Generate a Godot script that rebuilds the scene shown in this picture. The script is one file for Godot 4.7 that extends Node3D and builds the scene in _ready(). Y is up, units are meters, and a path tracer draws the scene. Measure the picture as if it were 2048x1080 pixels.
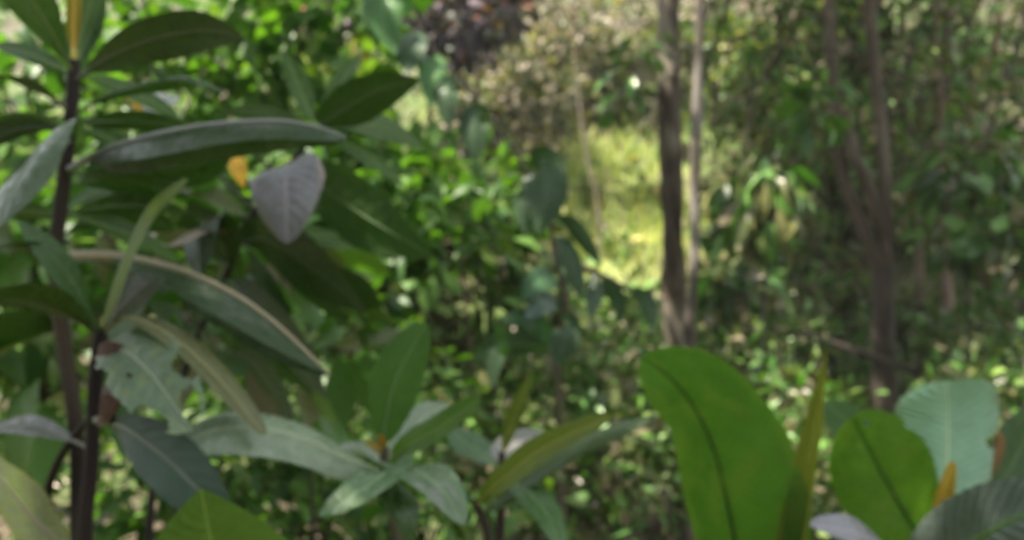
extends Node3D
# A forest understory: broad-leaved shrubs close by, a green thicket behind them, slender trees and a sunlit slope.

const F := 1774.0                       # focal length in pixels of the 2048-wide photograph
const EYE := Vector3(0, 1.55, 0)
var rng := RandomNumberGenerator.new()
var noise := FastNoiseLite.new()
var used := {}
var mats := {}
var leaf_set := []

# ------------------------------------------------------------------ camera, sky, sun, exposure
func light_and_lens():
	var cam := Camera3D.new(); cam.name = "camera"
	var att := CameraAttributesPhysical.new()
	att.frustum_focal_length = 39.42
	att.frustum_focus_distance = 0.36
	att.exposure_aperture = 10.0
	cam.attributes = att
	add_child(cam)
	cam.position = EYE
	cam.fov = rad_to_deg(2.0 * atan(540.0 / F))
	cam.near = 0.05; cam.far = 300.0
	cam.current = true
	var env := Environment.new()
	env.background_mode = Environment.BG_SKY
	env.tonemap_mode = Environment.TONE_MAPPER_LINEAR
	env.tonemap_exposure = 4.7
	env.fog_enabled = true; env.fog_density = 0.0014; env.fog_light_color = Color(0.95, 0.97, 1.0)
	env.sdfgi_enabled = true; env.ssao_enabled = true; env.ssil_enabled = true
	var sm := ProceduralSkyMaterial.new()
	sm.sky_top_color = Color(0.84, 0.87, 0.90)
	sm.sky_horizon_color = Color(0.93, 0.94, 0.94)
	sm.sky_curve = 0.25
	sm.ground_bottom_color = Color(0.20, 0.20, 0.15)
	sm.ground_horizon_color = Color(0.5, 0.5, 0.45)
	sm.sky_energy_multiplier = 0.8
	sm.sun_angle_max = 20.0
	var sky := Sky.new(); sky.sky_material = sm
	env.sky = sky
	var we := WorldEnvironment.new(); we.name = "environment"; we.environment = env
	add_child(we)
	var sun := DirectionalLight3D.new(); sun.name = "sun"
	sun.light_energy = 1.5
	sun.light_color = Color(1.0, 0.97, 0.90)
	sun.light_angular_distance = 0.5
	sun.shadow_enabled = true
	add_child(sun)
	sun.look_at_from_position(Vector3.ZERO, -Vector3(-0.45, 0.86, 0.12), Vector3.UP)

# ------------------------------------------------------------------ helpers
func at(x: float, y: float, d: float) -> Vector3:
	return EYE + Vector3((x - 1024.0) / F * d, -(y - 540.0) / F * d, -d)

func ground_y(x: float, z: float) -> float:
	var d := -z
	var k := smoothstep(5.0, 9.0, d)
	var slope := 0.56 - 0.16 * smoothstep(0.0, 8.0, -x)
	var y := k * maxf(0.0, d - 6.0) * slope
	y += 0.10 * noise.get_noise_2d(x * 30.0, z * 30.0) + 0.35 * k * noise.get_noise_2d(x * 9.0 + 50.0, z * 9.0)
	return y

func numbered(n: String) -> String:
	if not used.has(n):
		used[n] = 0
		return n
	used[n] += 1
	return "%s_%03d" % [n, used[n]]

func tag(o: Node, label: String, category := "", group := "", kind := ""):
	if label: o.set_meta("label", label)
	if category: o.set_meta("category", category)
	if group: o.set_meta("group", group)
	if kind: o.set_meta("kind", kind)

func thing(called: String, label: String, category: String, where: Vector3, group := "") -> Node3D:
	var o := Node3D.new(); o.name = numbered(called); add_child(o)
	o.position = where
	tag(o, label, category, group)
	return o

func mesh_node(m: Mesh, called: String, mat: Material, parent: Node, label := "") -> MeshInstance3D:
	var o := MeshInstance3D.new(); o.name = called; o.mesh = m; o.material_override = mat
	parent.add_child(o, true)
	if label: o.set_meta("label", label)
	return o

func leaf_mat(key: String, rough: float, spec: float, back: Color, tint := Color(1, 1, 1)) -> StandardMaterial3D:
	if mats.has(key): return mats[key]
	var m := StandardMaterial3D.new()
	m.resource_name = key
	m.vertex_color_use_as_albedo = true
	m.albedo_color = tint.linear_to_srgb()
	m.roughness = rough
	m.metallic_specular = spec
	m.cull_mode = BaseMaterial3D.CULL_DISABLED
	if back != Color.BLACK:
		m.backlight_enabled = true
		m.backlight = back
	mats[key] = m
	return m

func smooth(pts: Array, n: int) -> PackedVector3Array:
	# Catmull-Rom through the points, n + 1 samples evenly by arc length
	var raw := PackedVector3Array()
	for i in pts.size() - 1:
		var a: Vector3 = pts[maxi(i - 1, 0)]; var b: Vector3 = pts[i]
		var c: Vector3 = pts[i + 1]; var e: Vector3 = pts[mini(i + 2, pts.size() - 1)]
		for k in 12:
			raw.append(b.cubic_interpolate(c, a, e, k / 12.0))
	raw.append(pts[pts.size() - 1])
	var total := 0.0
	for i in raw.size() - 1: total += raw[i].distance_to(raw[i + 1])
	var out := PackedVector3Array()
	var acc := 0.0; var i := 0
	for k in n + 1:
		var want := total * k / n
		while i < raw.size() - 2 and acc + raw[i].distance_to(raw[i + 1]) < want:
			acc += raw[i].distance_to(raw[i + 1]); i += 1
		var seg := raw[i].distance_to(raw[i + 1])
		out.append(raw[i].lerp(raw[i + 1], clampf((want - acc) / maxf(seg, 1e-6), 0, 1)))
	return out

func tube(pts: Array, r0: float, r1: float, sides: int, n: int, col: Color, rough := 0.0, patch := Color(0, 0, 0, 0), origin := Vector3.ZERO) -> ArrayMesh:
	# a tapered stem along pts; rough is the uneven share of the radius, patch the colour of lichen or scars
	var c := smooth(pts, n)
	var st := SurfaceTool.new(); st.begin(Mesh.PRIMITIVE_TRIANGLES); st.set_smooth_group(0)
	var t := (c[1] - c[0]).normalized()
	var u := t.cross(Vector3(0.31, 0.2, 0.93)).normalized()
	for i in n + 1:
		t = (c[mini(i + 1, n)] - c[maxi(i - 1, 0)]).normalized()
		u = (u - t * u.dot(t)).normalized()
		var v := t.cross(u)
		var s := float(i) / n
		for k in sides:
			var a := TAU * k / sides
			var dir := u * cos(a) + v * sin(a)
			var r := lerpf(r0, r1, s)
			var q := c[i] + dir * r
			r *= 1.0 + rough * noise.get_noise_3d(q.x * 900.0, q.y * 260.0, q.z * 900.0) + rough * 0.8 * noise.get_noise_3d(q.x * 160.0, q.y * 120.0, q.z * 160.0)
			var w := 1.0 + 0.9 * rough * 3.0 * noise.get_noise_3d(q.x * 1500.0, q.y * 500.0, q.z * 1500.0)
			var cc := Color(col.r * w, col.g * w, col.b * w)
			if patch.a > 0.0:
				cc = cc.lerp(Color(patch.r, patch.g, patch.b), patch.a * smoothstep(0.05, 0.3, noise.get_noise_3d(q.x * 260.0 + 80.0, q.y * 110.0, q.z * 260.0)))
			st.set_color(cc)
			st.add_vertex(c[i] + dir * r - origin)
	for i in n:
		for k in sides:
			var a := i * sides + k; var b := i * sides + (k + 1) % sides
			st.add_index(a); st.add_index(b); st.add_index(a + sides)
			st.add_index(b); st.add_index(b + sides); st.add_index(a + sides)
	st.generate_normals()
	return st.commit()

func blade_width(u: float, shape: String) -> float:
	# half-width share along the blade, u 0 at its base and 1 at its tip
	match shape:
		"lance": return pow(sin(PI * pow(u, 0.85)), 0.85)
		"spoon": return pow(maxf(sin(PI * pow(u, 1.45)), 0.0), 0.8)
		"broad": return pow(maxf(sin(PI * pow(u, 1.05)), 0.0), 0.55)
		"paddle": return pow(maxf(sin(PI * pow(u, 1.25)), 0.0), 0.42)
		"cut": return pow(clampf(u / 0.72, 0.0, 1.0), 0.55) * sqrt(maxf(0.0, 1.0 - pow(maxf(0.0, (u - 0.86) / 0.14), 3.0)))
		"tip": return pow(maxf(sin(PI * pow(u, 0.96)), 0.0), 0.62)
		"strap": return pow(maxf(sin(PI * pow(u, 0.8)), 0.0), 0.4)
	return sin(PI * u)

func blade(pts: Array, width: float, hint: Vector3, col: Color, o := {}, origin := Vector3.ZERO) -> ArrayMesh:
	# one leaf blade: a folded, waved and veined sheet along a spine; u runs from base to tip, v from edge to edge
	var m: int = o.get("m", 12)
	var shape: String = o.get("shape", "lance")
	var fold: float = o.get("fold", 0.22)      # rise of the two halves above the midrib, as a share of the half-width
	var curl: float = o.get("curl", 0.12)      # how far the edges bend down again
	var wave: float = o.get("wave", 0.05)
	var veins: int = o.get("veins", 12)
	var n: int = maxi(o.get("n", 40), veins * 7)
	var relief: float = o.get("relief", 0.045)
	var twist: float = o.get("twist", 0.0)
	var pet: float = o.get("pet", 0.06)
	var narrow: float = o.get("narrow", 1.0)   # width of one half against the other
	var bites: Array = o.get("bites", [])
	var spot: Color = o.get("spot", Color(0, 0, 0, 0))
	var rim: Color = o.get("rim", Color(0, 0, 0, 0))
	var vein_col: Color = o.get("vein", Color(col.r * 1.5, col.g * 1.4, col.b * 1.5))
	var sd: float = o.get("seed", rng.randf() * 500.0)
	var c := smooth(pts, n)
	var st := SurfaceTool.new(); st.begin(Mesh.PRIMITIVE_TRIANGLES); st.set_smooth_group(0)
	for i in n + 1:
		var s := float(i) / n
		var t := (c[mini(i + 1, n)] - c[maxi(i - 1, 0)]).normalized()
		var hh := hint.rotated(t, twist * (s - 0.5))
		var b := t.cross(hh).normalized()
		var nn := b.cross(t).normalized()
		var u := clampf((s - pet) / (1.0 - pet), 0.0, 1.0)
		for k in m + 1:
			var v := 2.0 * k / m - 1.0
			var side := 1.0 if v > 0 else -1.0
			var hw := 0.5 * width * maxf(blade_width(u, shape), 0.015)
			hw *= 1.0 + 0.07 * noise.get_noise_3d(s * 260.0 + sd, side * 40.0, sd) + 0.04 * noise.get_noise_3d(s * 900.0 + sd, side * 90.0, sd)
			if v < 0.0: hw *= lerpf(narrow, 1.0, smoothstep(0.75, 1.0, u))
			var av := absf(v)
			var ph := veins * (u - 0.16 * av)
			var fr := absf(ph - floorf(ph) - 0.5) * 2.0
			var vein := smoothstep(0.72, 1.0, fr)
			var rise := fold * av - curl * av * av + wave * av * av * sin(u * 9.0 + side * 1.7 + sd) + wave * 0.8 * noise.get_noise_3d(s * 180.0 + sd, v * 60.0, sd)
			rise += relief * (cos(TAU * ph) * 0.5) * minf(1.0, 3.0 * av) * (1.0 - 0.5 * av)
			rise *= hw / maxf(0.001, 1.0)
			var p := c[i] + b * (v * hw * (1.0 - 0.25 * fold * fold)) + nn * rise
			var tone := 1.0 + 0.22 * noise.get_noise_3d(s * 200.0 + sd, v * 60.0, sd) + 0.18 * noise.get_noise_3d(s * 1200.0 + sd, v * 300.0, sd)
			var cc := Color(col.r * tone, col.g * tone, col.b * tone)
			cc = cc.lerp(vein_col, 0.5 * vein * (1.0 - av * 0.6))
			cc = cc.lerp(vein_col, 0.8 * (1.0 - smoothstep(0.0, 0.10, av)))
			if spot.a > 0.0:
				cc = cc.lerp(Color(spot.r, spot.g, spot.b), spot.a * smoothstep(0.12, 0.4, noise.get_noise_3d(s * 500.0 + sd * 2.0, v * 140.0, sd)))
			if rim.a > 0.0:
				cc = cc.lerp(Color(rim.r, rim.g, rim.b), rim.a * smoothstep(0.80, 1.0, av + 0.15 * noise.get_noise_3d(s * 700.0, v * 100.0, sd)))
			st.set_color(cc)
			st.set_uv(Vector2(u, v * 0.5 + 0.5))
			st.add_vertex(p - origin)
	for i in n:
		for k in m:
			var us := (i + 0.5) / n; var vs := 2.0 * (k + 0.5) / m - 1.0
			var gone := false
			for h in bites:                    # [u, v, size along u, size along v]
				var e := Vector2((us - h[0]) / h[2], (vs - h[1]) / h[3])
				if e.length() < 1.0 + 0.25 * noise.get_noise_2d(us * 900.0 + sd, vs * 300.0): gone = true
			if gone: continue
			var a := i * (m + 1) + k; var d := a + m + 1
			st.add_index(a); st.add_index(a + 1); st.add_index(d)
			st.add_index(a + 1); st.add_index(d + 1); st.add_index(d)
	st.generate_normals()
	return st.commit()

func leaf(root: Node3D, P: Array, wpx: float, hint: Vector3, col: Color, o := {}, mat := "leaf", label := "", called := "leaf") -> MeshInstance3D:
	# one big leaf as a part of a plant, with its midrib as a sub-part; P holds [x, y, depth] along the spine
	var pts := []
	var dsum := 0.0
	for p in P:
		pts.append(at(p[0], p[1], p[2])); dsum += p[2]
	# dark leaves are seen from below: their upper side looks up and away
	if o.get("under", col.g < 0.1) and hint.z > 0.5: hint.z = -hint.z
	var width: float = wpx * (dsum / P.size()) / F
	var l := mesh_node(blade(pts, width, hint, col, o, root.position), called, mats[mat], root, label)
	var rib: float = o.get("rib", 0.0018)
	var rc: Color = o.get("ribcol", Color(col.r * 1.7, col.g * 1.5, col.b * 1.5))
	mesh_node(tube(pts, rib * 1.6, rib * 0.35, 6, 20, rc, 0.0, Color(0, 0, 0, 0), root.position), "midrib", mats["stem"], l)
	return l

func stem(root: Node3D, P: Array, w0: float, w1: float, col: Color, called := "stem", o := {}) -> MeshInstance3D:
	# w0, w1: widths in pixels at the first and the last point
	var pts := []
	for p in P: pts.append(at(p[0], p[1], p[2]))
	var r0: float = w0 * P[0][2] / F * 0.5; var r1: float = w1 * P[P.size() - 1][2] / F * 0.5
	return mesh_node(tube(pts, r0, r1, o.get("sides", 10), o.get("n", 24), col, o.get("rough", 0.12), o.get("patch", Color(0, 0, 0, 0)), root.position), called, mats["bark"], root)

func rooted(x: float, y: float, d: float, below := 0.0) -> Vector3:
	# where a plant whose stem passes pixel (x, y) at depth d stands on the ground
	var p := at(x, y, d)
	p.y = ground_y(p.x, p.z) - below
	return p

func small_leaf(len_share: float, bend: float, fold: float, n: int, shape: String) -> ArrayMesh:
	# unit leaf: grows along +x, upper side +y, white so that its material or copy gives the colour
	var st := SurfaceTool.new(); st.begin(Mesh.PRIMITIVE_TRIANGLES); st.set_smooth_group(0)
	for i in n + 1:
		var s := float(i) / n
		var a := bend * s
		var x := s if absf(bend) < 0.01 else sin(a) / bend
		var y := 0.0 if absf(bend) < 0.01 else -(1.0 - cos(a)) / bend
		var hw := 0.5 * len_share * maxf(blade_width(clampf((s - 0.04) / 0.96, 0, 1), shape), 0.02)
		for k in 3:
			var v := k - 1.0
			var tone := 1.12 if k == 1 else 1.0 - 0.05 * sin(s * 12.0 + v)
			st.set_color(Color(tone, tone, tone))
			st.add_vertex(Vector3(x - sin(a) * 0.0, y + absf(v) * hw * fold, v * hw))
	for i in n:
		for k in 2:
			var a := i * 3 + k
			st.add_index(a); st.add_index(a + 3); st.add_index(a + 1)
			st.add_index(a + 1); st.add_index(a + 3); st.add_index(a + 4)
	st.generate_normals()
	return st.commit()

func rnd_dir() -> Vector3:
	var z := rng.randf_range(-1, 1); var a := rng.randf() * TAU; var r := sqrt(1.0 - z * z)
	return Vector3(r * cos(a), z, r * sin(a))

func leaf_basis(dir: Vector3, up: Vector3, size: float) -> Basis:
	var x := dir.normalized()
	var z := x.cross(up)
	if z.length() < 0.05: z = x.cross(Vector3(0.3, 0.2, 0.9))
	z = z.normalized()
	var y := z.cross(x)
	return Basis(x * size, y * size, z * size)

func pick(pal: Array) -> Color:
	# palette rows: [weight, Color]
	var sum := 0.0
	for p in pal: sum += p[0]
	var r := rng.randf() * sum
	for p in pal:
		r -= p[0]
		if r <= 0.0: return p[1]
	return pal[0][1]

func scatter(parent: Node, called: String, mesh: Mesh, mat: Material, xf: Array, cols: Array) -> MultiMeshInstance3D:
	var mm := MultiMesh.new()
	mm.transform_format = MultiMesh.TRANSFORM_3D; mm.use_colors = true
	mm.mesh = mesh; mm.instance_count = xf.size()
	for i in xf.size():
		mm.set_instance_transform(i, xf[i]); mm.set_instance_color(i, cols[i])
	var o := MultiMeshInstance3D.new(); o.name = called; o.multimesh = mm; o.material_override = mat
	parent.add_child(o, true)
	o.set_meta("kind", "stuff")
	return o

func toned(key: String, c: Color, k: int) -> StandardMaterial3D:
	# one of a few tints of a leaf material, shared by alike leaves
	var src: StandardMaterial3D = mats[key]
	var id := "%s %.2f %.2f %.2f" % [key, c.r, c.g, c.b]
	if not mats.has(id):
		var m: StandardMaterial3D = src.duplicate()
		m.albedo_color = Color(c.r, c.g, c.b).linear_to_srgb()
		m.resource_name = id
		mats[id] = m
	return mats[id]

# a leafy shrub or tree crown. q: base, clumps [[centre, radius], ...], per (leaves per clump), size, pal, mat, parts (leaves that are nodes of their own),
# droop, mesh kinds, stem colour and thickness, trunk points (optional)
func leafy(root: Node3D, q: Dictionary):
	var items := []
	var clumps: Array = q.clumps
	var per: int = q.per
	var size: float = q.size
	var kinds: Array = q.get("kinds", [0, 1, 2])
	var droop: float = q.get("droop", 0.3)
	var hub: Vector3 = q.hub
	var bark: Material = mats["bark"]
	var sc: Color = q.get("stem", Color(0.06, 0.045, 0.03))
	var r0: float = q.get("r", 0.02)
	for cl in clumps:
		var c: Vector3 = cl[0]; var r: float = cl[1]
		if q.get("twigs", true):
			var mid := hub.lerp(c, 0.5) + rnd_dir() * 0.12 * hub.distance_to(c) + Vector3(0, 0.08, 0) * hub.distance_to(c)
			mesh_node(tube([hub, mid, c], r0, r0 * 0.25, 6, 8, sc, 0.15, Color(0, 0, 0, 0), root.position), "branch", bark, root)
		var lean := (c - hub).normalized()
		for k in per:
			var off := rnd_dir() * pow(rng.randf(), 0.45) * r
			off.y *= 0.8
			var dir := (off.normalized() * 0.9 + lean * 0.35 + rnd_dir() * 0.6 + Vector3(0, -droop, 0)).normalized()
			var up: Vector3 = (Vector3.UP * q.get("flat", 0.8) + rnd_dir() * 0.7 + q.get("face", Vector3.ZERO)).normalized()
			var sz := size * rng.randf_range(0.6, 1.25)
			items.append([c + off, dir, up, sz, pick(q.pal), kinds[rng.randi() % kinds.size()]])
	items.sort_custom(func(a, b): return a[0].distance_squared_to(EYE) < b[0].distance_squared_to(EYE))
	var n_parts: int = q.get("parts", 0)
	var rest := {}
	for i in items.size():
		var it: Array = items[i]
		var xf := Transform3D(leaf_basis(it[1], it[2], it[3]), it[0] - root.position)
		var c: Color = it[4]
		if i < n_parts:
			var l := mesh_node(leaf_set[it[5]], "leaf", toned(q.mat, c, 0), root)
			l.transform = xf
		else:
			var w := rng.randf_range(0.78, 1.22)
			if not rest.has(it[5]): rest[it[5]] = [[], []]
			rest[it[5]][0].append(xf); rest[it[5]][1].append(Color(c.r * w, c.g * w, c.b * w))
	for k in rest:
		scatter(root, "foliage", leaf_set[k], mats[q.mat], rest[k][0], rest[k][1])

func blob_clumps(c: Vector3, rad: Vector3, n: int, r: float) -> Array:
	var out := []
	for i in n:
		var d := rnd_dir() * pow(rng.randf(), 0.4)
		out.append([c + d * rad, r * rng.randf_range(0.6, 1.3)])
	return out

# ------------------------------------------------------------------ the scene
func _ready():
	rng.seed = 4711
	noise.seed = 7; noise.frequency = 0.01; noise.fractal_octaves = 3
	light_and_lens()
	var bumps := NoiseTexture2D.new(); bumps.width = 256; bumps.height = 256; bumps.seamless = true
	var bn := FastNoiseLite.new(); bn.seed = 3; bn.frequency = 0.02; bn.fractal_octaves = 4
	bumps.noise = bn
	var puckers := NoiseTexture2D.new(); puckers.width = 256; puckers.height = 256; puckers.seamless = true; puckers.noise = bn; puckers.as_normal_map = true; puckers.bump_strength = 6.0
	for key in ["leaf", "leaf_gloss", "leaf_blade"]:
		# waxy skin: unevenly glossy and finely puckered
		var wax := leaf_mat(key, 0.75 if key == "leaf" else 0.7, {"leaf": 0.42, "leaf_gloss": 0.5, "leaf_blade": 0.42}[key], {"leaf": Color(0.62, 0.80, 0.30), "leaf_gloss": Color(0.4, 0.5, 0.3), "leaf_blade": Color(0.90, 1.0, 0.45)}[key])
		wax.uv1_triplanar = true; wax.uv1_world_triplanar = true; wax.uv1_scale = Vector3(11, 11, 11)
		wax.roughness_texture = bumps; wax.roughness_texture_channel = BaseMaterial3D.TEXTURE_CHANNEL_RED
		wax.normal_enabled = true; wax.normal_texture = puckers; wax.normal_scale = 0.5
	leaf_mat("leaf_thin", 0.46, 0.45, Color(0.90, 1.0, 0.45))
	leaf_mat("leaf_dull", 0.62, 0.45, Color(0.5, 0.6, 0.3))
	leaf_mat("leaf_dry", 0.7, 0.4, Color(0.45, 0.4, 0.3))
	leaf_mat("leaf_far", 0.52, 0.38, Color(0.7, 0.75, 0.4))
	leaf_mat("grass", 0.55, 0.4, Color(0.8, 0.9, 0.4))
	leaf_mat("stem", 0.55, 0.45, Color.BLACK)
	leaf_mat("bark", 0.85, 0.35, Color.BLACK)
	leaf_mat("soil", 0.95, 0.3, Color.BLACK)
	leaf_set = [small_leaf(0.42, 0.5, 0.25, 5, "lance"), small_leaf(0.34, 1.0, 0.35, 5, "lance"), small_leaf(0.48, -0.3, 0.2, 5, "spoon"),
		small_leaf(0.24, 0.8, 0.3, 5, "lance"), small_leaf(0.03, 0.7, 0.2, 4, "lance"), small_leaf(0.36, 1.7, 0.3, 5, "broad")]
	terrain()
	slope_cover()
	slope_shrubs()
	trees()
	canopy()
	forest_round_about()
	thicket()
	understory()
	hanging_shrub()
	shrubs_near()
	seedlings()
	broad_leaves()

func terrain():
	var st := SurfaceTool.new(); st.begin(Mesh.PRIMITIVE_TRIANGLES); st.set_smooth_group(0)
	var nx := 150; var nz := 150
	for j in nz + 1:
		for i in nx + 1:
			var x := lerpf(-45, 45, float(i) / nx); var z := lerpf(12, -70, float(j) / nz)
			var w := 1.0 + 0.5 * noise.get_noise_2d(x * 60.0, z * 60.0)
			var c := Color(0.065 * w, 0.050 * w, 0.034 * w)
			c = c.lerp(Color(0.07, 0.10, 0.03), smoothstep(-0.1, 0.3, noise.get_noise_2d(x * 25.0 + 90.0, z * 25.0)))
			c = c.lerp(Color(0.30 * w, 0.32 * w, 0.12 * w), 0.9 * in_clearing(x, z))   # turf
			st.set_color(c)
			st.add_vertex(Vector3(x, ground_y(x, z), z))
	for j in nz:
		for i in nx:
			var a := j * (nx + 1) + i; var d := a + nx + 1
			st.add_index(a); st.add_index(a + 1); st.add_index(d)
			st.add_index(a + 1); st.add_index(d + 1); st.add_index(d)
	st.generate_normals()
	var o := mesh_node(st.commit(), "ground", mats["soil"], self)
	o.set_meta("kind", "structure")

func in_clearing(x: float, z: float) -> float:
	# 1 inside the small open grassy patch behind the main trunk
	var a := Vector2((x - 1.15) / 0.85, (z + 10.0) / 1.8).length()
	return 1.0 - smoothstep(0.8, 1.1, a + 0.5 * noise.get_noise_2d(x * 120.0, z * 120.0))

func slope_cover():
	var xf := []; var cs := []
	for i in 26000:
		var x := rng.randf_range(-1.5, 7); var z := rng.randf_range(-7.0, -15.0)
		if rng.randf() > 0.15 + in_clearing(x, z): continue
		var p := Vector3(x, ground_y(x, z) - 0.02, z)
		var dir := (Vector3.UP + rnd_dir() * 0.55).normalized()
		xf.append(Transform3D(leaf_basis(dir, rnd_dir(), rng.randf_range(0.18, 0.5)), p))
		cs.append(pick([[5, Color(0.32, 0.40, 0.13)], [4, Color(0.52, 0.50, 0.12)], [3, Color(0.52, 0.44, 0.28)], [3, Color(0.16, 0.27, 0.09)]]))
	var g := scatter(self, "grass", leaf_set[4], mats["grass"], xf, cs)
	tag(g, "yellow green grass on the open sunlit slope behind the trunks", "grass")
	xf = []; cs = []
	for i in 9000:
		var x := rng.randf_range(-9, 10); var z := rng.randf_range(-2.0, -19.0)
		if in_clearing(x, z) > 0.5 and rng.randf() < 0.85: continue
		var p := Vector3(x, ground_y(x, z) + 0.015 + rng.randf() * 0.03, z)
		var up := (Vector3.UP + rnd_dir() * 0.5).normalized()
		xf.append(Transform3D(leaf_basis(rnd_dir(), up, rng.randf_range(0.07, 0.2)), p))
		cs.append(pick([[4, Color(0.125, 0.09, 0.065)], [2, Color(0.20, 0.155, 0.115)], [3, Color(0.085, 0.06, 0.04)], [0.5, Color(0.40, 0.33, 0.27)]]))
	var l := scatter(self, "leaf_litter", leaf_set[0], mats["leaf_dry"], xf, cs)
	tag(l, "brown and tan fallen leaves covering the forest slope", "leaf litter")

const OLIVE := [[4, Color(0.080, 0.098, 0.030)], [3, Color(0.125, 0.125, 0.046)], [2, Color(0.05, 0.08, 0.025)], [2, Color(0.17, 0.14, 0.085)], [0.6, Color(0.30, 0.235, 0.165)]]
const TAN := [[3, Color(0.11, 0.125, 0.06)], [2, Color(0.22, 0.185, 0.14)], [2, Color(0.34, 0.275, 0.22)], [2, Color(0.07, 0.10, 0.04)], [0.6, Color(0.38, 0.30, 0.20)]]
const GREEN := [[4, Color(0.085, 0.17, 0.036)], [3, Color(0.115, 0.22, 0.046)], [2, Color(0.05, 0.115, 0.028)], [1.5, Color(0.17, 0.25, 0.06)]]
const PURPLE := [[4, Color(0.055, 0.035, 0.055)], [3, Color(0.085, 0.055, 0.075)], [2, Color(0.05, 0.06, 0.045)], [0.4, Color(0.2, 0.15, 0.14)], [0.3, Color(0.42, 0.16, 0.08)]]  # dark purple leaf tones painted for the shade of a gap
const YELLOW := [[2, Color(0.36, 0.34, 0.09)], [1, Color(0.42, 0.28, 0.08)], [3, Color(0.17, 0.22, 0.06)], [2, Color(0.28, 0.25, 0.17)]]

func shrub_at(called: String, label: String, cat: String, group: String, x: float, y: float, d: float, rx: float, ry: float, rz: float, nc: int, q: Dictionary):
	# x, y, d: the middle of the crown; radii in metres
	var c := at(x, y, d)
	var base := Vector3(c.x + rng.randf_range(-0.15, 0.15), 0, c.z)
	base.y = ground_y(base.x, base.z) - 0.03
	if c.y < base.y + ry * 0.7: c.y = base.y + ry * 0.7
	var root := thing(called, label, cat, base, group)
	var hub := Vector3(lerpf(base.x, c.x, 0.7), maxf(base.y + 0.1, c.y - ry * 0.55), c.z)
	var r0: float = q.get("r", 0.025)
	mesh_node(tube([base, base.lerp(hub, 0.5) + Vector3(rng.randf_range(-0.1, 0.1), 0, 0), hub, c], r0 * 1.8, r0 * 0.6, 8, 14, q.get("stem", Color(0.07, 0.055, 0.04)), 0.2, Color(0, 0, 0, 0), base), q.get("stem_name", "stem"), mats["bark"], root)
	q.hub = hub
	q.clumps = blob_clumps(c, Vector3(rx, ry, rz), nc, q.get("clump", 0.35))
	leafy(root, q)
	return root

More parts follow.
